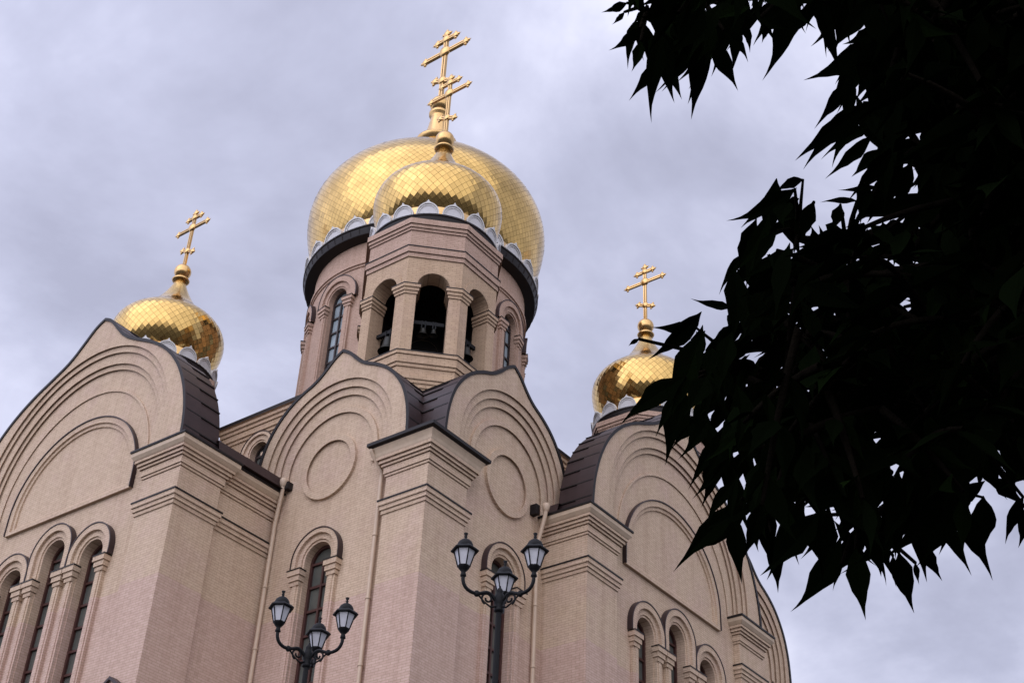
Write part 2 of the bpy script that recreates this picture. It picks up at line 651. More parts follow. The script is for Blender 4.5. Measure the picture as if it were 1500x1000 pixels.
def gable_roof(fr, outline, n_front, n_back, seams):
    mb = MB()
    o1 = offset2(outline, .06)
    strip(mb, fr, o1, n_front - .02, n_back, BROWN)
    k = len(o1)
    for q in seams:
        i = int(q * (k - 1))
        p = o1[i]
        nrm = offset2(o1, .05)[i]
        t = ((o1[min(i + 1, k - 1)][0] - o1[max(i - 1, 0)][0]), (o1[min(i + 1, k - 1)][1] - o1[max(i - 1, 0)][1]))
        l = math.hypot(*t)
        t = (t[0] / l * .03, t[1] / l * .03)
        a = [(p[0] - t[0], p[1] - t[1]), (nrm[0] - t[0], nrm[1] - t[1]), (nrm[0] + t[0], nrm[1] + t[1]), (p[0] + t[0], p[1] + t[1])]
        strip(mb, fr, a, n_front - .04, n_back, BLACKM)
    # back of the vault
    plate(mb, fr, o1, [], n_back, BROWN)
    return part(mb, 'barrel_roof')


def gable(fr, outline, steps, c, zc, trim=.17):
    """stepped archivolts in front of the wall plane, closed by a metal verge"""
    mb = MB()
    n = 0.0
    k = len(outline)
    for r, zz in steps:
        n1 = n + .10
        inner = resample(arch(c, zz, r, outline[0][1], 60), k)
        back = resample(arch(c, zz, r + .11, outline[0][1], 60), k)  # cavity behind the lip, shaped to darken the line under each arch
        between(mb, fr, inner, outline, n1, BRICK)
        strip(mb, fr, inner, n1, n1 - .022, BRICK)
        between(mb, fr, inner, back, n1 - .022, BRICK)
        strip(mb, fr, back, n1 - .022, n, BRICK)
        strip(mb, fr, outline, n1, n, BRICK)
        n = n1
    o = part(mb, 'gable')
    tm = MB()
    o1, o2 = offset2(outline, -.04), offset2(outline, .1)
    between(tm, fr, o1, o2, n + .06, BLACKM)
    strip(tm, fr, o1, n + .06, n - .02, BLACKM)
    strip(tm, fr, o2, n + .06, -.4, BROWN)
    part(tm, 'roof_verge', o)
    return o, n


def ring_mould(fr, A, B, n, base=0.0, cover=False):
    mb = MB()
    mid = [((a[0] * .6 + b[0] * .4), (a[1] * .6 + b[1] * .4)) for a, b in zip(A, B)]
    between(mb, fr, A, B, n, BRICK)
    strip(mb, fr, A, n, n - .022, BRICK)
    between(mb, fr, A, mid, n - .022, BRICK)
    strip(mb, fr, mid, n - .022, base, BRICK)
    strip(mb, fr, B, n, base, BRICK)
    return mb


def circle(c, z, r, k=56, rz=None):
    rz = rz or r
    return [(c + r * math.cos(2 * math.pi * i / k), z + rz * math.sin(2 * math.pi * i / k)) for i in range(k + 1)]


ZB = TZ - .3                              # foot of the walls


def block_face(side, plane, c, s0, s1, zbot_win=-14.0, pipe_s=None):
    fr = Frame(side, plane)
    out = gable_outline(G_BLK, c - (.14 if side == 'L' else .24))
    wn = window(fr, c - .02, -1.36, .70, .85, 1.22, -1.72, zbot_win, depth=.42)
    w = MB()
    outline = [(s0, ZB)] + [(s0, 2.25)] + out + [(s1, 2.25), (s1, ZB)]
    plate(w, fr, outline, [wn[::-1]], 0.0, BRICK)
    part(w, 'wall')
    go_, n = gable(fr, out, [(2.82, 3.25), (3.14, 3.27), (3.47, 3.3)], c, 3.3)
    # raised round arch and medallion
    A, B = arch(c, 2.95, 2.30, 2.25), arch(c, 2.95, 2.55, 2.25)
    part(ring_mould(fr, A, B, .1), 'round_arch', go_)
    A, B = circle(c + .02, 2.75, 1.20), circle(c + .02, 2.75, 1.46)
    part(ring_mould(fr, A, B, .13), 'medallion', go_)
    gable_roof(fr, out, n + .04, -9.5, [i / 24 for i in range(1, 24)])
    return fr


FL = block_face('L', .45, 5.70, .3, 9.9)
FR = block_face('R', .45, 5.32, .3, 9.6)
# the two other corner blocks in reach of the view
block_face('L', .45, 25.75, 21.6, 30.4)
block_face('R', .45, 25.50, 21.2, 30.3)

# core of the blocks behind the facades (flat roofs, back walls)
c = MB()
c.box((1.3, 1.3, ZB), (9.9, 9.9, 2.2), DARKIN)
c.box((1.3, 21.6, ZB), (9.9, 30.3, 2.2), DARKIN)
c.box((21.2, 1.3, ZB), (30.2, 9.9, 2.2), DARKIN)
part(c, 'inner_core')


def pier(path, corn, cornm, zt=2.2):
    mb = MB()
    sweep(mb, path, [(0, ZB), (0, zt)], BRICK)
    o = part(mb, 'pier')
    cm = MB()
    sweep(cm, path, corn, BRICK, mats=cornm)
    part(cm, 'cornice', o)
    sm = MB()
    sweep(sm, path, STRING, BRICK, mats=STRING_M)
    part(sm, 'string_course', o)
    return o


# near corner pier
F_ = FACE
pier([(.45, 2.4 - F_), (F_, 2.4 - F_), (F_, F_), (2.66 - F_, F_), (2.66 - F_, .45)], CORN_C, CORN_CM)
# left arm, near pier; its return wall carries the same courses
LX, LY = -4.988 + F_, 8.249 + F_
pier([(-4.54, 10.71 - F_), (LX, 10.71 - F_), (LX, LY), (-2.57 - F_, LY), (-2.57 - F_, 8.62)], CORN_W, CORN_WM)
mb = MB()
sweep(mb, [(-2.8, 8.62), (.5, 8.62)], [(0, ZB), (0, 2.2)], BRICK)
o = part(mb, 'wall')
cm = MB(); sweep(cm, [(-2.57 - F_ + .02, 8.62), (.45, 8.62)], CORN_W, BRICK, mats=CORN_WM); part(cm, 'cornice', o)
sm = MB(); sweep(sm, [(-2.57 - F_ + .02, 8.62), (.45, 8.62)], STRING, BRICK, mats=STRING_M); part(sm, 'string_course', o)
# left arm, far pier
CL = 15.8
pier([(-4.54 + 2.2, 2 * CL - LY), (LX, 2 * CL - LY), (LX, 2 * CL - 10.71 + F_), (-4.54, 2 * CL - 10.71 + F_)][::1], CORN_W, CORN_WM)
# right arm piers
CR = 15.42
RX_, RY_ = 7.906 + F_, -1.881 + F_
pier([(RX_, .45), (RX_, RY_), (10.41 - F_, RY_), (10.41 - F_, -1.43)], CORN_W, CORN_WM)
pier([(2 * CR - 10.41 + F_, -1.43), (2 * CR - 10.41 + F_, RY_), (2 * CR - RX_, RY_), (2 * CR - RX_, .45)], CORN_W, CORN_WM)


def arm_face(side, plane, c, zbot=-14.0, depth=1.45, cw=None, cp=None):
    fr = Frame(side, plane)
    out = gable_outline(G_ARM, c)
    cw = cw if cw is not None else c
    holes = []
    for dx, dz, caps in ((-2.56, 0, 'rl'), (0, .68, 'rl'), (2.56, 0, 'rl')):
        holes.append(window(fr, cw + dx, -1.36 + dz, .66, .82, 1.27, -1.72, zbot, depth=.5, rows=.95, caps=caps)[::-1])
    w = MB()
    plate(w, fr, [(c - 7.2, ZB), (c - 7.2, 2.25)] + out + [(c + 7.2, 2.25), (c + 7.2, ZB)], holes, 0.0, BRICK)
    part(w, 'wall')
    go_, n = gable(fr, out, [(5.18, 2.9), (5.38, 2.95), (5.75, 3.1), (5.98, 3.15)], c, 3.1)
    A, B = arch(c, 2.4, 4.62, 2.25, 40, 4.6), arch(c, 2.4, 4.72, 2.25, 40, 4.7)
    part(ring_mould(fr, A, B, .06), 'round_arch', go_)
    # framed blind lunette
    cp = cp if cp is not None else c
    zb = 1.15
    A, B = arch(cp, 1.95, 3.55, zb + .28, 40, 3.2), arch(cp, 1.95, 3.97, zb, 40, 3.62)
    A2 = arch(cp, 1.95, 3.72, zb + .16, 40, 3.37)
    pm = MB()
    A, A2, B = [q + [q[0]] for q in (A, A2, B)]
    between(pm, fr, A, A2, .07, BRICK); strip(pm, fr, A, .07, 0, BRICK); strip(pm, fr, A2, .07, .15, BRICK)
    between(pm, fr, A2, B, .15, BRICK); strip(pm, fr, B, .15, 0, BRICK)
    po = part(pm, 'lunette_frame', go_)
    pm = MB()
    C1, C2 = arch(cp, 1.95, 3.975, zb + .02, 40, 3.625), arch(cp, 1.95, 4.02, zb + .02, 40, 3.67)
    between(pm, fr, C1, C2, .20, BROWN); strip(pm, fr, C2, .20, 0, BROWN); strip(pm, fr, C1, .20, .15, BROWN)
    part(pm, 'lunette_cover', go_)
    gable_roof(fr, out, n + .04, -depth, [i / 30 for i in range(1, 30)])
    return fr


AL = arm_face('L', -4.54, CL, cw=15.72, cp=15.55)
AR = arm_face('R', -1.43, CR, depth=1.3, cw=15.36, cp=15.15)

# bodies of the arms behind the gables, with steep metal parapets
c = MB()
c.box((-3.7, 8.75, ZB), (10, 2 * CL - 8.75, 2.25), DARKIN)
c.box((8.3, -.6, ZB), (2 * CR - 8.3, 10, 2.25), DARKIN)
part(c, 'arm_core')
for path, prof in (([(-3.2, 8.5), (.35, 8.5)], [(.55, 2.3), (.2, 2.34), (.05, 3.05), (-1.2, 3.3)]), ([(8.05, .4), (8.05, -.3)], [(.4, 2.3), (.2, 2.34), (.05, 2.9), (-1.2, 3.1)])):
    c = MB()
    sweep(c, path, prof, BROWN)
    part(c, 'parapet_roof')
for lo, hi in (((.16, 7.76, 2.3), (.44, 7.98, 2.62)), ((7.0, .12, 2.1), (7.25, .44, 2.55))):
    c = MB()
    c.box(lo, hi, BLACKM)
    part(c, 'gutter_end')


# ------------------------------------------------------------------ downpipes
def downpipe(pts, hopper, zfoot):
    mb = MB()
    mb.tube(pts + [(pts[-1][0], pts[-1][1], zfoot)], .088, PIPE, 10)
    z = pts[-1][2] - 2.5
    while z > zfoot:
        mb.lathe((pts[-1][0], pts[-1][1], z), [(.088, 0), (.112, .01), (.112, .08), (.088, .09)], 10, PIPE)
        z -= 2.6
    o = part(mb, 'downpipe')
    if hopper:
        h = MB()
        x, y, z = hopper
        h.lathe(hopper, [(.1, -.2), (.13, -.15), (.165, -.02), (.165, .1), (.12, .17), (0, .19)], 12, PIPE)
        part(h, 'hopper', o)


downpipe([(.14, 8.02, 2.5), (.16, 8.04, 2.2), (.32, 8.36, .9), (.32, 8.36, .5)], (.14, 8.02, 2.62), TZ)
downpipe([(-.34, 2.72, 2.2), (-.34, 2.72, 2.1), (.30, 2.66, 1.5), (.30, 2.66, 1.2)], None, TZ)
downpipe([(7.35, -.12, 2.3), (7.35, -.1, 2.1), (7.40, .28, .9), (7.40, .30, .6)], (7.35, -.12, 2.45), TZ)

# ------------------------------------------------------------------ square base of the drum
DX, DY = 15.2, 15.5
HB = 6.9


def nave_wall(side):
    plane = DX - HB if side == 'L' else DY - HB
    c = DY if side == 'L' else DX
    fr = Frame(side, plane)
    holes = []
    for dx in (-4.0, 0.0, 4.0):
        holes.append(window(fr, c + dx, 12.0, .62, .8, 1.15, 11.7, 9.0, depth=.45, frame=FRAMED, glass=GLASS)[::-1])
    w = MB()
    plate(w, fr, [(c - HB, 1.5), (c - HB, 14.2), (c + HB, 14.2), (c + HB, 1.5)], holes, 0, BRICK_UP)
    return part(w, 'wall')


nave_wall('L')
nave_wall('R')
c = MB()
sweep(c, [(DX + HB, DY + HB), (DX - HB, DY + HB), (DX - HB, DY - HB), (DX + HB, DY - HB)],
      [(0, 13.1), (.08, 13.12), (.08, 13.3), (.16, 13.32), (.16, 13.65), (.24, 13.67), (.24, 13.85), (.34, 13.9), (.34, 14.1), (.45, 14.12), (.45, 14.35), (-1.2, 14.75), (-4.5, 15.1)],
      BRICK_UP, mats=[BRICK_UP] * 9 + [BLACKM] * 3)
part(c, 'cornice')
c = MB()
c.box((DX - HB + .5, DY - HB + .5, 1.5), (DX + HB - .02, DY + HB - .02, 14.0), DARKIN)
part(c, 'inner_core')


# ------------------------------------------------------------------ main drum
class Cyl:
    """facade coordinates wrapped round the drum"""
    def __init__(self, cx, cy, r, a):
        self.cx, self.cy, self.r, self.a = cx, cy, r, a

    def __call__(self, s, n, z):
        a = self.a + s / self.r
        q = self.r + n
        return (self.cx + q * math.cos(a), self.cy + q * math.sin(a), z)


RD = 6.25
NW = 10
CELL = R(34.2)
A0 = R(227.75) + CELL / 2
arc = CELL * RD
Z_D0, Z_D1 = 14.3, 24.62
d = MB()
zw, wz0, ww = 21.05, 15.2, .70
for k in range(-5, 5):
    fr = Cyl(DX, DY, RD, A0 + k * CELL)
    window(fr, 0, zw, ww, .9, 1.42, 20.75, wz0, depth=.4, rows=.98, frame=FRAMED, glass=GLASSB, brick=BRICK_UP)
    # wall between two windows, drawn round the arched opening
    op = arch(0, zw, ww, wz0, 28)
    left = [(-arc / 2, z) for z in [wz0] + [wz0 + (Z_D1 - .9 - wz0) * i / 12 for i in range(1, 13)]]
    hw = arc / 2
    outer = [(-hw, wz0)]
    for s_, z_ in op[1:-1]:
        t = (s_ + ww) / (2 * ww)
        outer.append((-hw + 2 * hw * t, Z_D1))
    outer.append((hw, wz0))
    # sides: split into columns so that the wall bends with the drum
    for sg in (-1, 1):
        cols = 5
        rows = []
        for i in range(cols + 1):
            s_ = sg * (ww + (hw - ww) * i / cols)
            rows.append([fr(s_, 0, Z_D0), fr(s_, 0, zw)])
        d.grid(rows, BRICK_UP)
        a2 = [p for p in op[1:-1] if p[0] * sg >= -1e-6]
        a2 = sorted(a2, key=lambda p: p[1])
        n_ = len(a2)
        rows = []
        for i in range(7):
            row = []
            for j, (s_, z_) in enumerate(a2):
                tgt_s = sg * hw
                tgt_z = zw + (Z_D1 - zw) * j / (n_ - 1)
                if j > 0:
                    pass
                row.append(fr(s_ + (tgt_s - s_) * i / 6, 0, z_ + (tgt_z - z_) * i / 6))
            rows.append(row)
        d.grid(rows, BRICK_UP)
        rows = []
        top = (0, zw + ww)
        for i in range(7):
            s_ = sg * hw * i / 6
            rows.append([fr(s_, 0, top[1] + (Z_D1 - top[1]) * i / 6), fr(s_, 0, Z_D1)])
        d.grid(rows, BRICK_UP)
    for sg in (-1, 1):
        pass
    rows = [[fr(s_, 0, Z_D0), fr(s_, 0, wz0)] for s_ in (-ww, 0, ww)]
    d.grid(rows, BRICK_UP)
d.lathe((DX, DY, 0), [(RD, Z_D0), (RD, Z_D1)], 4, BRICK_UP, False, R(227.75) + 5 * CELL, R(227.75 + 360) - 5 * CELL)
drum = part(d, 'drum')
c = MB()
c.lathe((DX, DY, 0), [(RD, 22.75), (RD + .07, 22.77), (RD + .07, 22.9), (RD + .15, 22.92), (RD + .15, 23.1), (RD, 23.12)], 120, BRICK_UP, False)
part(c, 'string_course', drum)
c = MB()
c.lathe((DX, DY, 0), [(RD - .2, 24.5), (6.86, 24.6), (6.88, 24.65), (6.97, 25.0), (7.03, 25.06), (7.03, 25.13), (5.6, 25.2)], 120, BLACKM, False)
for k in range(72):
    a = 2 * math.pi * k / 72
    ca, sa = math.cos(a), math.sin(a)
    c.quad((DX + 6.885 * ca, DY + 6.885 * sa, 24.68), (DX + 6.915 * ca, DY + 6.915 * sa, 24.68), (DX + 7.0 * ca, DY + 7.0 * sa, 24.98), (DX + 6.97 * ca, DY + 6.97 * sa, 24.98), BROWN)
part(c, 'eave_ring', drum)
c = MB()
c.lathe((DX, DY, 0), [(5.6, 14), (5.6, 24.0)], 48, DARKIN)
part(c, 'inner_core', drum)

# ------------------------------------------------------------------ gilded domes


def onion(c, z0, prof, n, tile_h):
    """diamond tiles laid on an onion profile, each a facet of its own"""
    prof = smooth_poly(prof, 2)
    mb = MB()
    core = [(max(r - .03, .01), z) for r, z in prof]
    mb.lathe((c[0], c[1], z0), core, n * 2 if n < 60 else n, GOLDSEAM)
    # rows whose spacing follows the tile size at that radius
    L = 0.0
    rows = [0.0]
    tot = sum(math.dist(a, b) for a, b in zip(prof, prof[1:]))

    def pt(t):
        acc = 0
        for a, b in zip(prof, prof[1:]):
            q = math.dist(a, b)
            if acc + q >= t:
                w = (t - acc) / q
                return a[0] + (b[0] - a[0]) * w, a[1] + (b[1] - a[1]) * w
            acc += q
        return prof[-1]
    t = 0.0
    R0 = max(r for r, z in prof)
    while t < tot:
        r, z = pt(t)
        t += max(tile_h * .5 * (r / R0) ** .75, tile_h * .16)
        rows.append(min(t, tot))
    for i in range(-1, len(rows) - 2):
        for k in range(n):
            mb.tile = random.random() * 1000 + 1
            ring = []
            for ri, off in ((i, 0.0), (i + 1, .5), (i + 2, 0.0), (i + 1, -.5)):
                rr, zz = pt(rows[max(ri, 0)])
                a = (k + off + (.5 if i % 2 else 0)) * 2 * math.pi / n
                ring.append(Vector((c[0] + rr * math.cos(a), c[1] + rr * math.sin(a), z0 + zz)))
            ctr = sum(ring, Vector()) / 4
            nr = (ring[2] - ring[0]).cross(ring[1] - ring[3])
            if nr.length < 1e-9:
                continue
            nr.normalize()
            if nr.dot(Vector((ctr.x - c[0], ctr.y - c[1], .001))) < 0:
                nr = -nr
            tilt = Vector((random.gauss(0, 1), random.gauss(0, 1), random.gauss(0, 1))) * .012
            P = []
            for q in ring:
                q2 = ctr + (q - ctr) * .955
                q2 += nr * (tilt.dot(q2 - ctr) + .006)
                P.append(q2)
            mb.f([mb.v(p) for p in P], GOLD)
    mb.tile = 0.0
    return mb


def kokoshnik_mesh(w, h, rb):
    """white arched ornament with an ogee tip, bent to the ring radius"""
    mb = MB()

    def fr(s, n, z):
        a = s / rb
        return ((rb + n) * math.cos(a) - rb, (rb + n) * math.sin(a), z)
    hw = w / 2
    def ogee(k, tip):
        r = hw * k
        hh = h * .82 * k
        pts = [(-r, 0)]
        for i in range(1, 24):
            a = math.pi * i / 24
            s_, z_ = -r * math.cos(a), hh * math.sin(a) ** .9
            if tip and abs(s_) < r * .2:
                z_ += (1 - abs(s_) / (r * .2)) ** 1.4 * h * .19
            pts.append((s_, z_))
        pts.append((r, 0))
        return pts
    o0, o1, o2, o3 = ogee(1, True), ogee(.90, False), ogee(.83, False), ogee(.76, False)
    T = .10 * w
    between(mb, fr, o0, o1, T, WHITE); strip(mb, fr, o0, T, -T, WHITE)
    strip(mb, fr, o1, T, T * .45, WHITE); between(mb, fr, o1, o2, T * .45, WHITE)
    strip(mb, fr, o2, T * .45, T * .7, WHITE); between(mb, fr, o2, o3, T * .7, WHITE); strip(mb, fr, o3, T * .7, T * .4, WHITE)
    plate(mb, fr, o3, [], T * .4, WHITEIN)
    return mb.build('arch_ornament')


def cross_mb(base, h, w):
    """eight-ended cross in the plane of the long axis of the church, with bosses, trefoil ends and spikes"""
    x, y, z0 = base
    mb = MB()
    t = h * .022

    def bar(a, b, wd):
        a, b = Vector(a), Vector(b)
        dv = (b - a).normalized()
        sd = Vector((1, 0, 0)).cross(dv).normalized()
        nx = Vector((1, 0, 0))
        # two rails with a dark web between them
        for o in (-1, 1):
            c0 = sd * (o * wd * .62)
            pts = []
            for e in (a, b):
                pts.append([e + c0 + sd * (q * wd * .38) + nx * (p * wd * .75) for q, p in ((-1, -1), (1, -1), (1, 1), (-1, 1))])
            mb.grid(pts, GOLDX, False, True)
            for r_ in pts:
                mb.f([mb.v(p) for p in r_], GOLDX)
        pts = []
        for e in (a, b):
            pts.append([e + sd * (q * wd * .6) + nx * (p * wd * .3) for q, p in ((-1, -1), (1, -1), (1, 1), (-1, 1))])
        mb.grid(pts, GOLDDK, False, True)

    def boss(p, r, flat=.55):
        rows = []
        for i in range(9):
            a = -math.pi / 2 + math.pi * i / 8
            rows.append([(p[0] + math.sin(a) * r * flat, p[1] + math.cos(a) * r * math.cos(b), p[2] + math.cos(a) * r * math.sin(b)) for b in [2 * math.pi * k / 14 for k in range(14)]])
        mb.grid(rows, GOLDX, True, True)

    def end(p, dv, r):
        dv = Vector(dv).normalized()
        sd = Vector((1, 0, 0)).cross(dv)
        p = Vector(p)
        boss(p, r)
        for o in (dv, sd, -sd):
            q = p + o * r * .95
            boss(q, r * .42, .8)
            mb.tube([q, q + o * r * .9], [r * .12, r * .02], GOLDX, 5)
            for s2 in (-1, 1):
                e = (o + s2 * (sd if o is dv else dv) * .9).normalized()
                mb.tube([q, q + e * r * .6], [r * .1, r * .02], GOLDX, 5)
    bw = t
    zt, zm, zu, zl = z0 + h * .95, z0 + h * .68, z0 + h * .865, z0 + h * .26
    bar((x, y, z0 - h * .02), (x, y, zt), bw)
    end((x, y, zt), (0, 0, 1), h * .044)
    for zz, hw, tilt, rr in ((zm, w * .5, 0, .047), (zu, w * .225, 0, .045), (zl, w * .21, .42, .045)):
        dy, dz = hw * math.cos(tilt), hw * math.sin(tilt)
        bar((x, y - dy, zz - dz), (x, y + dy, zz + dz), bw)
        end((x, y - dy, zz - dz), (0, -dy, -dz), h * rr * .9)
        end((x, y + dy, zz + dz), (0, dy, dz), h * rr * .9)
        boss((x - bw * .4, y, zz), h * (.07 if zz == zm else .052), .5)
    return mb


SMALL = [(1.75, 0), (2.3, .5), (2.68, 1.0), (2.88, 1.3), (3.04, 1.68), (3.16, 2.15), (3.22, 2.65), (3.12, 3.2), (2.8, 3.7), (2.33, 4.1), (1.87, 4.45), (1.46, 4.82), (1.15, 5.2), (.9, 5.6), (.68, 6.0), (.5, 6.38), (.37, 6.7), (.31, 6.97)]


def dome(c, z0, k, n, hz, orn, orn_r, orn_h, ball_z, cross_h, cross_w, prof, finial):
    o = part(onion(c, z0, prof, n, hz), 'dome')
    fm = MB()
    fm.lathe((c[0], c[1], 0), finial, 24, GOLDX)
    part(fm, 'finial', o)
    part(cross_mb((c[0], c[1], ball_z), cross_h, cross_w), 'cross', o)
    src = kokoshnik_mesh(2 * math.pi * orn_r / orn * .88, orn_h, orn_r)
    for i in range(orn):
        q = src if i == 0 else src.copy()
        if i:
            COL.objects.link(q)
        a = 2 * math.pi * (i + .5) / orn
        q.parent = o
        q.location = (c[0] + orn_r * math.cos(a) - ROOT[0], c[1] + orn_r * math.sin(a) - ROOT[1], z0 - .02 - ROOT[2])
        q.rotation_euler = (0, R(4), 0)
        q.rotation_euler = (Matrix.Rotation(a, 3, 'Z') @ Matrix.Rotation(R(6), 3, 'Y')).to_euler()
    bm_ = MB()
    bm_.lathe((c[0], c[1], z0), [(orn_r - .02, .0), (orn_r - .02, .03), (orn_r - .16, orn_h * .8), (prof[0][0] + .6, orn_h * .84)], 64, GOLDX, False)
    part(bm_, 'base_band', o)
    return o


def small_dome(c, z0=17.12):
    b = z0 + 6.97
    fin = [(.3, b - .05), (.48, b), (.52, b + .08), (.42, b + .2), (.38, b + .26)]
    fin += [(.50 * math.sin(math.pi * (i + 2.2) / 14.2) + 0.0, b + .72 - .5 * math.cos(math.pi * (i + 2.2) / 14.2)) for i in range(12)]
    fin += [(.1, b + 1.2), (.09, b + 1.3), (0, b + 1.3)]
    return dome(c, z0, 1, 50, .42, 16, 3.06, .8, b + 1.2, 4.3, 2.5, SMALL, fin)


BX, BY = 5.33, 5.67
LXD, LYD = 5.33, 25.5
RXD, RYD = 24.75, 5.67
small_dome((BX, BY))
small_dome((LXD, LYD))
small_dome((RXD, RYD))

K = 6.9 / 3.2
MAIN = [(5.6, 0), (6.05, .5), (6.4, 1.06), (6.72, 1.7), (7.0, 2.45), (7.22, 3.4), (7.32, 4.4), (7.12, 5.6), (6.45, 6.85), (5.3, 8.0), (3.95, 9.0), (2.6, 9.8), (1.6, 10.5), (1.2, 11.2), (1.05, 12.3)]
zm0 = 25.15
fin = [(1.0, 37.2), (1.38, 37.5), (1.36, 37.64), (.95, 37.74), (.82, 38.1), (.66, 38.9), (.52, 39.8), (.5, 40.0), (.66, 40.1), (.67, 40.3), (.48, 40.45)]
fin += [(.66 * math.sin(math.pi * (i + 2) / 14), 41.1 - .66 * math.cos(math.pi * (i + 2) / 14)) for i in range(12)] + [(0, 41.76)]
dome((DX, DY), zm0, 1, 108, .42, 26, 6.85, .92, 41.7, 6.65, 3.55, MAIN, fin)


# ------------------------------------------------------------------ octagonal belfries
def octa(c, rc, z, rot=22.5):
    return [(c[0] + rc * math.cos(R(rot + 45 * k)), c[1] + rc * math.sin(R(rot + 45 * k))) for k in range(8)]


def belfry(c, detailed=True):
    rc = 3.3
    ap = rc * math.cos(R(22.5))
    hw = rc * math.sin(R(22.5))
    T = .85
    mb = MB()
    zs, zsill, zt = 12.86, 9.12, 16.5
    w = .735
    for k in range(8):
        a = R(45 * k)
        nx, ny = math.cos(a), math.sin(a)

        def fr(s, n, z, nx=nx, ny=ny):
            return (c[0] + (ap + n) * nx - s * ny, c[1] + (ap + n) * ny + s * nx, z)
        op = arch(0, zs, w, zsill, 24)
        plate(mb, fr, [(-hw, 5.5), (-hw, zt), (hw, zt), (hw, 5.5)], [op[::-1]], 0, BRICK_UP)
        strip(mb, fr, op, 0, -T, BRICK_UP)
        hi = (ap - T) * math.tan(R(22.5))
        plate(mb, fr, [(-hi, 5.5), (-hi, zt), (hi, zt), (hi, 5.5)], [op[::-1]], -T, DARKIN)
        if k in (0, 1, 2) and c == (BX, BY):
            plate(mb, fr, op, [], -T + .02, DARKIN)  # near-black sheets added over the far openings, standing in for the shade inside
        # archivolt slightly proud
        A, B = arch(0, zs, w + .01, zs, 24), arch(0, zs, w + .3, zs, 24)
        between(mb, fr, A, B, .03, BRICK_UP); strip(mb, fr, B, .03, 0, BRICK_UP)
        mb.quad(fr(-w, 0, zsill), fr(w, 0, zsill), fr(w, -T, zsill), fr(-w, -T, zsill), BRICK_UP)
    o = part(mb, 'belfry')
    fl = MB()
    P = octa(c, rc - .3, 0)
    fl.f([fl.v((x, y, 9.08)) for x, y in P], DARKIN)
    part(fl, 'floor', o)
    fl = MB()
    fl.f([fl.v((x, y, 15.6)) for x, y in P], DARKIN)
    part(fl, 'ceiling', o)
    cm = MB()
    pr, pm_ = ledges([(0, 15.9, 15.98, BRICK_UP), (.06, 16.0, 16.13, BRICK_UP), (.12, 16.14, 16.3, BRICK_UP), (.19, 16.32, 16.62, BRICK_UP)], [((-.4, 16.66), BRICK_UP)])
    sweep(cm, octa(c, rc, 0), pr, BRICK_UP, True, pm_)
    part(cm, 'cornice', o)
    cm = MB()
    pr, pm_ = ledges([(0, 14.3, 14.4, BRICK_UP), (.06, 14.42, 14.64, BRICK_UP), (.13, 14.66, 14.98, BRICK_UP), (.16, 14.98, 15.03, BLACKM)], [((-.02, 15.08), BLACKM)])
    sweep(cm, octa(c, rc, 0), pr, BRICK_UP, True, pm_)
    part(cm, 'string_course', o)
    cm = MB()
    for L_, tp in (([(0, 7.2, 7.3, BRICK_UP), (.05, 7.32, 7.5, BRICK_UP), (.1, 7.52, 7.68, BRICK_UP), (.15, 7.7, 7.86, BRICK_UP)], [((.0, 7.92), BRICK_UP)]),
                   ([(0, 8.25, 8.3, BRICK_UP), (.06, 8.36, 8.52, BRICK_UP), (.12, 8.54, 8.9, BRICK_UP), (.18, 8.94, 9.1, BRICK_UP)], [((.2, 9.1), BLACKM), ((.2, 9.15), BLACKM), ((-.9, 9.17), BLACKM)])):
        pr, pm_ = ledges(L_, tp)
        sweep(cm, octa(c, rc, 0), pr, BRICK_UP, True, pm_)
    part(cm, 'sill', o)
    # capitals wrap each corner pier
    P = octa(c, rc, 0)
    for k in range(8):
        a, b, e = Vector(P[k - 1]), Vector(P[k]), Vector(P[(k + 1) % 8])
        d1, d2 = (b - a).normalized(), (e - b).normalized()
        n1, n2 = Vector((d1.y, -d1.x)), Vector((d2.y, -d2.x))
        m1 = a + d1 * (hw + w)
        m2 = b + d2 * (hw - w)
        path = [m1 - n1 * T, m1, b, m2, m2 - n2 * T]
        cm = MB()
        sweep(cm, [tuple(p) for p in path], CAP[0], BRICK_UP, False, CAP[1])
        part(cm, 'capital', o)
    rm = MB()
    rm.lathe((c[0], c[1], 0), [(2.6, 16.55), (3.0, 16.58), (3.03, 16.62), (3.1, 17.0), (3.15, 17.04), (3.15, 17.12), (1.7, 17.14)], 72, BLACKM, False)
    part(rm, 'eave_ring', o)
    return o


CAP = ledges([(0, 12.2, 12.3, BRICK_UP), (.05, 12.32, 12.46, BRICK_UP), (.1, 12.47, 12.63, BRICK_UP), (.155, 12.64, 12.8, BRICK_UP)], [((.17, 12.8), BLACKM), ((.17, 12.85), BLACKM), ((-.01, 12.88), BLACKM)])
belf = belfry((BX, BY))
belfry((LXD, LYD))
belfry((RXD, RYD))

# beams across the openings of the near belfry
FA = [180, 225, 270]
bells = []
ap = 3.3 * math.cos(R(22.5)) - .62
for adeg, zbeam in zip(FA, (11.0, 11.2, 11.0)):
    a = R(adeg)
    nx, ny = math.cos(a), math.sin(a)

    def fr(s, n, z, nx=nx, ny=ny):
        return (BX + (ap + n) * nx - s * ny, BY + (ap + n) * ny + s * nx, z)
    b = MB()
    b.box((-.76, -.07, zbeam - .09), (.66, .07, zbeam + .09), STEEL, fr)
    part(b, 'beam', belf)
    bells.append((fr, zbeam))


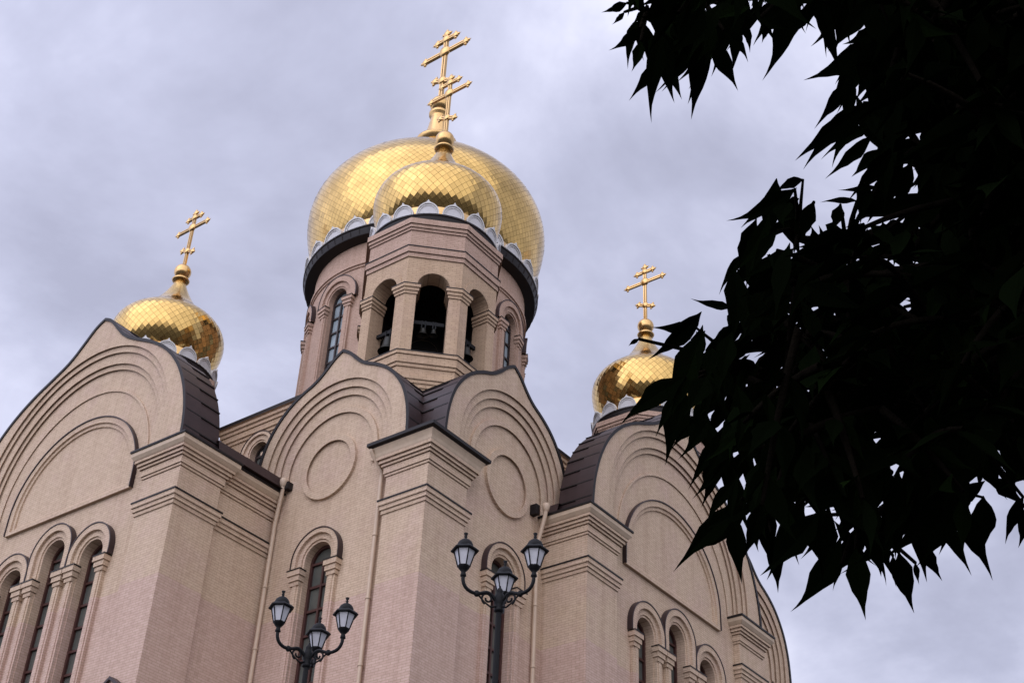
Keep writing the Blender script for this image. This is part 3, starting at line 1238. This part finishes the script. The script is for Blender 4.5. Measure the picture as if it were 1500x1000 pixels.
def bell(loc, r, h, hang, label):
    t = thing('bell', label, 'bell', loc, 'bronze bells hung in the near belfry')
    m = MB()
    prof = [(0, 0), (.28, -.01), (.45, -.08), (.52, -.25), (.58, -.5), (.7, -.75), (.9, -.93), (1.0, -1.0), (.94, -1.0), (.8, -.9), (.6, -.7), (.4, -.2), (0, -.1)]
    m.lathe((0, 0, -hang), [(q * r, z * h) for q, z in prof], 24, BRONZE)
    m.build('bell_body', t)
    y = MB()
    for s in (-1, 1):
        y.box((s * r * .3 - .025, -.1, -hang - .05), (s * r * .3 + .025, .1, .2), STEEL)
    y.build('hanger', t)
    c_ = MB()
    c_.tube([(0, 0, -hang - h * .2), (0, 0, -hang - h * .95)], r * .06, IRON, 6)
    c_.lathe((0, 0, -hang - h * 1.0), [(0, -r * .14), (r * .12, -r * .06), (r * .12, r * .06), (0, r * .14)], 8, IRON)
    c_.build('clapper', t)
    return t


for (idx, s, r, h, hang, label) in (
        (1, .22, .2, .34, .16, 'smaller bell of the pair hanging in the belfry opening that faces the viewer'),
        (1, -.26, .27, .42, .16, 'larger bell of the pair hanging in the belfry opening that faces the viewer'),
        (0, .0, .45, .8, .18, 'big dark bell hanging in the left belfry opening with sky behind it'),
        (2, .1, .36, .6, .18, 'dark bell hanging in the right belfry opening beside the drum window')):
    fr, zb = bells[idx]
    t = bell(fr(s, 0, zb - .09), r, h, hang, label)
    t.rotation_euler = (0, 0, R(FA[idx]) + math.pi / 2)

# small gabled niche head on the front of the left arm's pier
pm = MB()
fr = Frame('L', LX)
pc, pz = 9.48, -7.36
plate(pm, fr, [(pc - .8, ZB), (pc - .8, pz - .62), (pc, pz - .1), (pc + .8, pz - .62), (pc + .8, ZB)], [], .22, BRICK)
strip(pm, fr, [(pc - .8, ZB), (pc - .8, pz - .62)], .22, 0, BRICK)
strip(pm, fr, [(pc + .8, ZB), (pc + .8, pz - .62)], .22, 0, BRICK)
o = part(pm, 'niche')
rm = MB()
a = [(pc - .98, pz - .66), (pc, pz), (pc + .98, pz - .66)]
b = [(s_, z_ - .12) for s_, z_ in a]
between(rm, fr, a, b, .34, BROWN); strip(rm, fr, a, .34, 0, BROWN); strip(rm, fr, b, .34, 0, BROWN)
part(rm, 'niche_roof', o)


# ------------------------------------------------------------------ street lamps
def lantern(parent, loc):
    m = MB()
    x, y, z = loc

    def hexa(r, zz, a0=0):
        return [(x + r * math.cos(a0 + math.pi * k / 3), y + r * math.sin(a0 + math.pi * k / 3), z + zz) for k in range(6)]
    # cup and neck
    m.lathe((x, y, z), [(.035, -.16), (.06, -.14), (.05, -.1), (.04, -.06), (.075, -.02), (.11, .03), (.118, .05), (.0, .05)], 12, IRON)
    # glazing bars and rims
    lo, hi = hexa(.115, .05), hexa(.205, .37)
    for p, q in zip(lo, hi):
        m.tube([p, q], .013, IRON, 6)
    for ring, rr in ((lo, .014), (hi, .016)):
        for k in range(6):
            m.tube([ring[k], ring[(k + 1) % 6]], rr, IRON, 6)
    # roof: flared eaves, bell dome, finial
    m.grid([hexa(.205, .365), hexa(.265, .355), hexa(.27, .375), hexa(.2, .435), hexa(.15, .46)], IRON, False, True)
    m.lathe((x, y, z), [(.155, .455), (.15, .5), (.125, .55), (.08, .59), (.03, .61), (.022, .64), (.034, .66), (.02, .68), (.03, .7), (.042, .735), (.02, .745), (0, .745)], 14, IRON)
    o = m.build('lantern', parent)
    gm = MB()
    gm.grid([hexa(.108, .052), hexa(.196, .365)], FROST, False, True)
    gm.f([gm.v(p) for p in hexa(.108, .052)], FROST)
    gm.build('lamp_glass', o)
    return o


def street_lamp(joint, yaw, label, third=0.0):
    base = Vector((joint.x, joint.y, TZ))
    t = thing('street_lamp', label, 'street lamp', base, 'black lamp posts with three lanterns')
    H = joint.z - TZ
    pm = MB()
    pm.lathe((0, 0, 0), [(.3, 0), (.3, .12), (.22, .2), (.2, .9), (.14, 1.1), (.12, 1.3), (.095, 1.5)], 16, IRON)
    # fluted shaft
    n = 32
    rows = []
    for z, r in ((1.5, .075), (H - .25, .05)):
        rows.append([(r * (1 - .1 * (k % 2)) * math.cos(2 * math.pi * k / n), r * (1 - .1 * (k % 2)) * math.sin(2 * math.pi * k / n), z) for k in range(n)])
    pm.grid(rows, IRON, False, True)
    pm.lathe((0, 0, H), [(.05, -.27), (.09, -.25), (.09, -.2), (.06, -.17), (.095, -.1), (.1, 0), (.08, .08), (.06, .12), (.07, .15), (.05, .19), (.02, .23), (.02, .26), (0, .27)], 16, IRON)
    pm.build('post', t)
    for k in range(3):
        a = yaw + 2 * math.pi * k / 3 + (third if k == 0 else 0.0)
        ca, sa = math.cos(a), math.sin(a)

        def P(r, z):
            return (r * ca, r * sa, H + z)
        am = MB()
        pts = [P(.06, -.06), P(.16, .05), P(.26, .08), P(.36, .03), P(.46, 0.0), P(.56, .0), P(.66, .04), P(.72, .11), P(.75, .2), P(.75, .3)]
        am.tube(smooth3(pts), .034, IRON, 8)
        # scroll under the arm
        sc = []
        for i in range(26):
            q = i / 25
            an = -1.2 + q * 7.6
            rr = .125 * (1 - .72 * q)
            sc.append(P(.24 + rr * math.cos(an), -.05 + rr * math.sin(an)))
        am.tube(sc, .02, IRON, 6)
        am.tube([P(.06, -.16), P(.16, -.2), P(.3, -.13), P(.42, -.02)], .018, IRON, 6)
        am.lathe((.46 * ca, .46 * sa, H), [(.036, -.05), (.05, -.03), (.05, .03), (.036, .05)], 8, IRON)
        am.build('arm', t)
        lantern(t, P(.75, .42))
    return t


def smooth3(pts, it=2):
    pts = [Vector(p) for p in pts]
    for _ in range(it):
        out = [pts[0]]
        for a, b in zip(pts, pts[1:]):
            out += [a * .75 + b * .25, a * .25 + b * .75]
        out.append(pts[-1])
        pts = out
    return pts


J1 = at(451.0, 959, 29.5)
J2 = at(731.5, 877, 26.5)
for J, dy, third, lab in ((J1, R(-1), R(-11), 'black street lamp before the left-hand arched window, lower of the two in view'),
                   (J2, R(-6), 0.0, 'black street lamp before the right-hand arched window, its lanterns higher beside a downpipe')):
    street_lamp(J, math.atan2(J.y - CY, J.x - CX) + dy, lab, third)

# ------------------------------------------------------------------ foreground tree
TREE_BASE = Vector((CX + 3.2, CY - 7.0, GZ))
TREE = thing('tree', 'dark leafy tree overhanging the view, with long pointed drooping leaflets', 'tree', TREE_BASE)
lm = MB()


def pix(p):
    q = p - CAM
    z_ = max(.05, -q.dot(RZ))
    return 750 + F_PX * q.dot(RX) / z_, 500 - F_PX * q.dot(RY) / z_


def leaflet(base, tip, wide, nrm, curl=.12, fold=.25, clip=False):
    """a lance-shaped leaflet with a drawn-out point, folded on its midrib"""
    base, tip = Vector(base), Vector(tip)
    if clip and not all(inside(*pix(base + (tip - base) * q)) for q in (0, .35, .65)):
        return
    ax = tip - base
    L = ax.length
    if L < 1e-5:
        return
    ax /= L
    nrm = Vector(nrm)
    sd = ax.cross(nrm)
    if sd.length < 1e-4:
        sd = ax.orthogonal()
    sd.normalize()
    up = sd.cross(ax).normalized()
    lm.tile = random.random() * 1000 + 1
    prof = ((0, .03), (.07, .22), (.17, .6), (.28, .92), (.38, 1.0), (.5, .88), (.61, .62), (.71, .38), (.81, .19), (.91, .08), (1, .0))
    mid, le, ri = [], [], []
    bend = random.uniform(-.2, .2)
    for i, (t, w_) in enumerate(prof):
        jag = 1 + (random.uniform(-.16, .12) if 0 < i < 9 else 0)
        jg2 = 1 + (random.uniform(-.16, .12) if 0 < i < 9 else 0)
        c0 = base + ax * (L * t) + up * (L * curl * 4 * t * (1 - t) * .22) + sd * (bend * L * t * t * t)
        hw = wide * L * .5 * w_
        mid.append(lm.v(c0))
        le.append(lm.v(c0 + sd * hw * jag + up * hw * fold))
        ri.append(lm.v(c0 - sd * hw * jg2 + up * hw * fold))
    for i in range(len(prof) - 1):
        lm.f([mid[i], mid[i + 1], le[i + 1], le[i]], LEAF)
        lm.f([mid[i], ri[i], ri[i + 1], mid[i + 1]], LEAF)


bm_ = MB()


def rand_n():
    return Vector((random.gauss(0, 1), random.gauss(0, 1), random.gauss(0, 1))).normalized()


def compound(p, direc, size, k=7, clip=False):
    """a pinnate leaf: a stalk with paired leaflets hanging from it"""
    direc = Vector(direc).normalized()
    side = direc.cross(Vector((0, 0, 1)))
    side = side.normalized() if side.length > .1 else direc.orthogonal().normalized()
    L = size * 2.0
    pts = []
    for i in range(6):
        t = i / 5
        pts.append(p + direc * (L * t) + Vector((0, 0, -.28 * L * t * t)))
    if clip and not inside(*pix(pts[-1])):
        return
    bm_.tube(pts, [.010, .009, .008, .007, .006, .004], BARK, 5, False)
    pairs = (k - 1) // 2
    for i in range(pairs):
        t = .3 + .55 * i / max(1, pairs - 1)
        j = min(4, int(t * 5))
        q = pts[j] + (pts[j + 1] - pts[j]) * (t * 5 - j)
        for sg in (-1, 1):
            dv = (side * sg * .8 + direc * random.uniform(.2, .6) + Vector((0, 0, random.uniform(-1.0, -.25)))).normalized()
            ln = size * random.uniform(.8, 1.15)
            leaflet(q, q + dv * ln, random.uniform(.3, .4), (rand_n() * .5 + Vector((0, 0, 1))), clip=clip)
    dv = (direc + Vector((0, 0, random.uniform(-1.0, -.4)))).normalized()
    leaflet(pts[-1], pts[-1] + dv * size * 1.15, random.uniform(.3, .4), rand_n() * .5 + Vector((0, 0, 1)), clip=clip)


# leaflets along the rim of the crown, read off the photograph and hung at their own distances
Z3 = [(140, 10, 50, 50, .34), (185, 95, 85, 190, .32), (265, 195, 140, 345, .28), (185, 140, 165, 250, .42), (272, 175, 322, 345, .34), (412, 165, 347, 360, .3), (428, 145, 525, 310, .36),
      (468, 105, 575, 195, .34), (540, 75, 570, 180, .3), (590, 60, 690, 115, .36), (620, 85, 600, 150, .3), (705, -20, 708, 78, .7), (790, 0, 797, 95, .5), (890, -10, 855, 185, .26), (922, -10, 1010, 85, .42),
      (1010, 90, 885, 170, .42), (1010, 175, 745, 285, .30), (975, 225, 930, 350, .38), (975, 350, 715, 550, .28), (980, 420, 790, 530, .2), (1010, 510, 912, 612, .5), (1010, 590, 1112, 720, .32), (1070, 490, 1235, 610, .36),
      (1005, 640, 860, 660, .2), (720, 645, 505, 797, .30), (745, 615, 640, 645, .4), (930, 690, 800, 680, .22), (700, 755, 555, 845, .28), (655, 790, 540, 925, .26), (720, 850, 497, 952, .2), (610, 895, 520, 985, .34),
      (1165, 560, 1138, 650, .36), (1240, 640, 1120, 705, .4), (1000, 650, 985, 770, .5), (130, 40, 90, 90, .3), (200, 30, 160, 90, .35), (300, 20, 330, 130, .4), (380, 60, 330, 200, .45), (430, 60, 470, 150, .4),
      (255, 100, 200, 240, .4), (330, 120, 300, 290, .4), (1040, 240, 1000, 340, .5), (1050, 300, 1070, 340, .5), (960, 620, 935, 770, .45), (870, 700, 850, 800, .5), (780, 690, 720, 830, .45)]
Z4 = [(400, 130, 278, 116, .24), (300, 185, 172, 190, .3), (142, 215, 108, 230, .4), (322, 200, 236, 312, .26), (268, 318, 78, 428, .34), (262, 335, 210, 558, .34), (310, 420, 222, 505, .4), (490, 60, 383, 130, .34),
      (430, 20, 390, 60, .3), (400, 440, 320, 600, .42), (430, 485, 343, 562, .2), (425, 515, 363, 662, .36), (420, 650, 225, 838, .26), (430, 690, 278, 808, .3), (400, 690, 412, 882, .34), (500, 735, 526, 903, .36), (455, 700, 452, 792, .4),
      (575, 685, 598, 790, .4), (650, 690, 655, 762, .4), (690, 755, 588, 972, .34), (728, 780, 748, 978, .38), (845, 790, 878, 962, .38), (895, 755, 964, 872, .4), (950, 680, 1050, 855, .28), (1075, 640, 1070, 805, .5),
      (1100, 590, 1190, 662, .5), (1185, 640, 1120, 765, .3), (1190, 670, 1183, 785, .4), (830, 800, 830, 888, .3), (890, 820, 898, 882, .3), (690, 825, 662, 898, .2), (1125, 490, 1195, 575, .36), (940, 690, 900, 800, .5), (780, 740, 800, 860, .5),
      (620, 620, 640, 720, .5), (540, 640, 560, 760, .5), (470, 620, 460, 760, .45), (1010, 620, 1000, 720, .5), (340, 240, 330, 330, .6), (380, 290, 330, 430, .5), (520, 560, 470, 650, .5)]
rim = [(860 + a / 2.344, b / 2.344, 860 + c_ / 2.344, d_ / 2.344, w_) for a, b, c_, d_, w_ in Z3]
rim += [(860 + a / 1.852, 380 + b / 1.852, 860 + c_ / 1.852, 380 + d_ / 1.852, w_) for a, b, c_, d_, w_ in Z4]
anchors = []
for u0, v0, u1, v1, w_ in rim:
    dep = random.uniform(3.0, 4.4)
    b0 = at(u0, v0, dep)
    b1 = at(u1, v1, dep + random.uniform(-.05, .05))
    view = (CAM - b0).normalized()
    leaflet(b0, b1, w_ * .88, view + rand_n() * .35, curl=random.uniform(-.06, .06), fold=random.uniform(.05, .3))
    anchors.append((b0, b1))

CORE = [(905, -40), (930, 40), (985, 75), (1045, 75), (1060, 40), (1100, 25), (1160, 15), (1230, 10), (1262, -5), (1300, 35), (1275, 95), (1262, 170), (1300, 230), (1345, 270), (1390, 275), (1380, 330),
        (1330, 315), (1240, 335), (1180, 290), (1150, 285), (1128, 350), (1092, 420), (1055, 470), (1022, 525), (1005, 590), (1055, 640), (1085, 700), (1105, 755), (1150, 770), (1200, 750), (1240, 790), (1300, 800), (1345, 765), (1390, 750),
        (1440, 715), (1520, 700), (1620, 700), (1620, -120), (905, -120)]


def down_(an):
    return (-RY * math.cos(an) + RX * math.sin(an))


def inside(u, v):
    r_ = False
    for (a, b), (c_, d_) in zip(CORE, CORE[1:] + CORE[:1]):
        if (b > v) != (d_ > v) and u < (c_ - a) * (v - b) / (d_ - b) + a:
            r_ = not r_
    return r_


def rim_dist(u, v):
    best = 1e9
    for (a, b), (c_, d_) in zip(CORE, CORE[1:] + CORE[:1]):
        if min(a, c_) > 1510 or max(b, d_) < -30:
            continue
        L2 = (c_ - a) ** 2 + (d_ - b) ** 2
        t = max(0, min(1, ((u - a) * (c_ - a) + (v - b) * (d_ - b)) / L2))
        best = min(best, math.hypot(u - a - t * (c_ - a), v - b - t * (d_ - b)))
    return best


# more leaflets spilling over the rim between those
for (a, b), (c_, d_) in zip(CORE, CORE[1:]):
    if max(a, c_) > 1500 or min(b, d_) < -5:
        continue
    seg = math.hypot(c_ - a, d_ - b)
    for k in range(int(seg / 15) + 1):
        t = random.random()
        u, v = a + (c_ - a) * t, b + (d_ - b) * t
        ou, ov = -(d_ - b) / seg, (c_ - a) / seg
        u -= ou * -14
        dep = random.uniform(3.0, 4.6)
        base_ = at(u + random.uniform(-10, 14), v - 24, dep)
        ln = random.uniform(.11, .22)
        an = random.uniform(-.9, .45)
        dv = (down_(an) + rand_n() * .25).normalized()
        if ov < -.55:
            continue
        leaflet(base_, base_ + dv * ln, random.uniform(.2, .32), (CAM - base_).normalized() + rand_n() * .5)
cnt = 0
down = Vector((0, 0, -1))
while cnt < 1450:
    u, v = random.uniform(890, 1600), random.uniform(-110, 830)
    if not inside(u, v):
        continue
    dist = rim_dist(u, v)
    dep = random.uniform(2.8, 4.4)
    p = at(u, v, dep)
    size = random.uniform(.125, .195)
    if dist > 60 and cnt % 2:
        compound(p, (rand_n() + Vector((0, 0, -.2))), size * .8, random.choice((5, 7)), clip=True)
    else:
        ln = size * random.uniform(.75, 1.0)
        dv = (down + RX * random.uniform(-.9, .5) + rand_n() * .5).normalized()
        leaflet(p - dv * ln * .5, p + dv * ln * .5, random.uniform(.26, .38), (CAM - p).normalized() + rand_n() * .7, clip=True)
    cnt += 1

# limbs that carry those leaves, joining at a trunk beside the camera
fork = at(1900, 260, 6.0)
trunk_pts = [TREE_BASE + Vector((0, 0, -.3)), TREE_BASE + Vector((.1, .1, 1.5)), TREE_BASE + Vector((.05, .5, 3.2)), fork + Vector((0, 0, -.8)), fork + Vector((0, 0, .6)), fork + Vector((-.3, .4, 2.4))]
tm = MB()
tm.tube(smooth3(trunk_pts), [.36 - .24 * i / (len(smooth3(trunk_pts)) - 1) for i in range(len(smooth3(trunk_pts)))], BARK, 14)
tm.build('trunk', TREE, TREE_BASE)


def limb(pts, r0, r1):
    q = smooth3(pts)
    bm_.tube(q, [r0 + (r1 - r0) * i / (len(q) - 1) for i in range(len(q))], BARK, 8)


hub = [at(1480, 120, 4.9), at(1440, 420, 4.8), at(1400, 620, 4.7)]
limb([fork, at(1700, 160, 5.8), hub[0], at(1330, 40, 4.6), at(1180, -20, 4.4), at(1020, -5, 4.3), at(950, 20, 4.2)], .07, .012)
limb([fork, at(1680, 330, 5.7), hub[1], at(1330, 330, 4.6), at(1240, 360, 4.4), at(1170, 350, 4.3)], .06, .010)
limb([fork, at(1640, 480, 5.6), hub[2], at(1260, 560, 4.5), at(1150, 560, 4.3), at(1080, 545, 4.2)], .06, .010)
limb([hub[0], at(1360, 190, 4.6), at(1300, 150, 4.4)], .03, .008)
limb([hub[1], at(1340, 480, 4.6), at(1200, 470, 4.4), at(1110, 430, 4.3)], .03, .008)
limb([hub[2], at(1330, 720, 4.6), at(1260, 770, 4.4)], .03, .008)
limb([hub[2], at(1200, 690, 4.5), at(1110, 720, 4.3)], .03, .008)
nodes = [at(u, v, 4.4) for u, v in ((950, 20), (1020, -5), (1180, -20), (1300, 150), (1330, 40), (1170, 350), (1240, 360), (1080, 545), (1150, 560), (1110, 430), (1200, 470), (1260, 770), (1110, 720), (1200, 690), (1330, 720), (1400, 620), (1440, 420), (1480, 120))]
for b0, b1 in anchors:
    nd = min(nodes, key=lambda q: (q - b0).length)
    mid = (nd + b0) * .5 + Vector((0, 0, .02))
    bm_.tube([nd, mid, b0 + (b1 - b0) * .03], [.008, .006, .004], BARK, 5, False)

# the rest of the crown, above and beside the view; unseen, added to shade the leaves
crown_c = fork + Vector((0, 0, 2.2))
for i in range(1500):
    dvec = rand_n()
    rad = random.uniform(.55, 1.0)
    p = crown_c + Vector((dvec.x * 5.2 * rad, dvec.y * 5.2 * rad, dvec.z * 3.4 * rad))
    q = p - CAM
    zc_ = -q.dot(RZ)
    if zc_ > 0.2:
        uu, vv = 750 + F_PX * q.dot(RX) / zc_, 500 - F_PX * q.dot(RY) / zc_
        if -800 < uu < 1800 and -900 < vv < 1400:
            continue
    if q.length < 1.4:
        continue
    compound(p, rand_n() + Vector((dvec.x, dvec.y, -.2)), random.uniform(.2, .3), 7)
for i in range(16):
    dvec = rand_n()
    e = crown_c + Vector((dvec.x * 4.4, dvec.y * 4.4, abs(dvec.z) * 2.8 - .3))
    q = e - CAM
    zc_ = -q.dot(RZ)
    if zc_ > .2 and -300 < 750 + F_PX * q.dot(RX) / zc_ < 1700:
        continue
    limb([fork + Vector((0, 0, random.uniform(-.5, 1.6))), (fork + e) * .5 + Vector((0, 0, .4)), e], .06, .012)
lm.build('foliage', TREE, TREE_BASE)
bm_.build('branches', TREE, TREE_BASE)

# ------------------------------------------------------------------ to metres
done = set()
for o in SC.objects:
    if o.type in ('CAMERA', 'LIGHT'):
        continue
    o.location = o.location * S
    if o.type == 'MESH' and o.data.name not in done:
        done.add(o.data.name)
        o.data.transform(Matrix.Scale(S, 4))
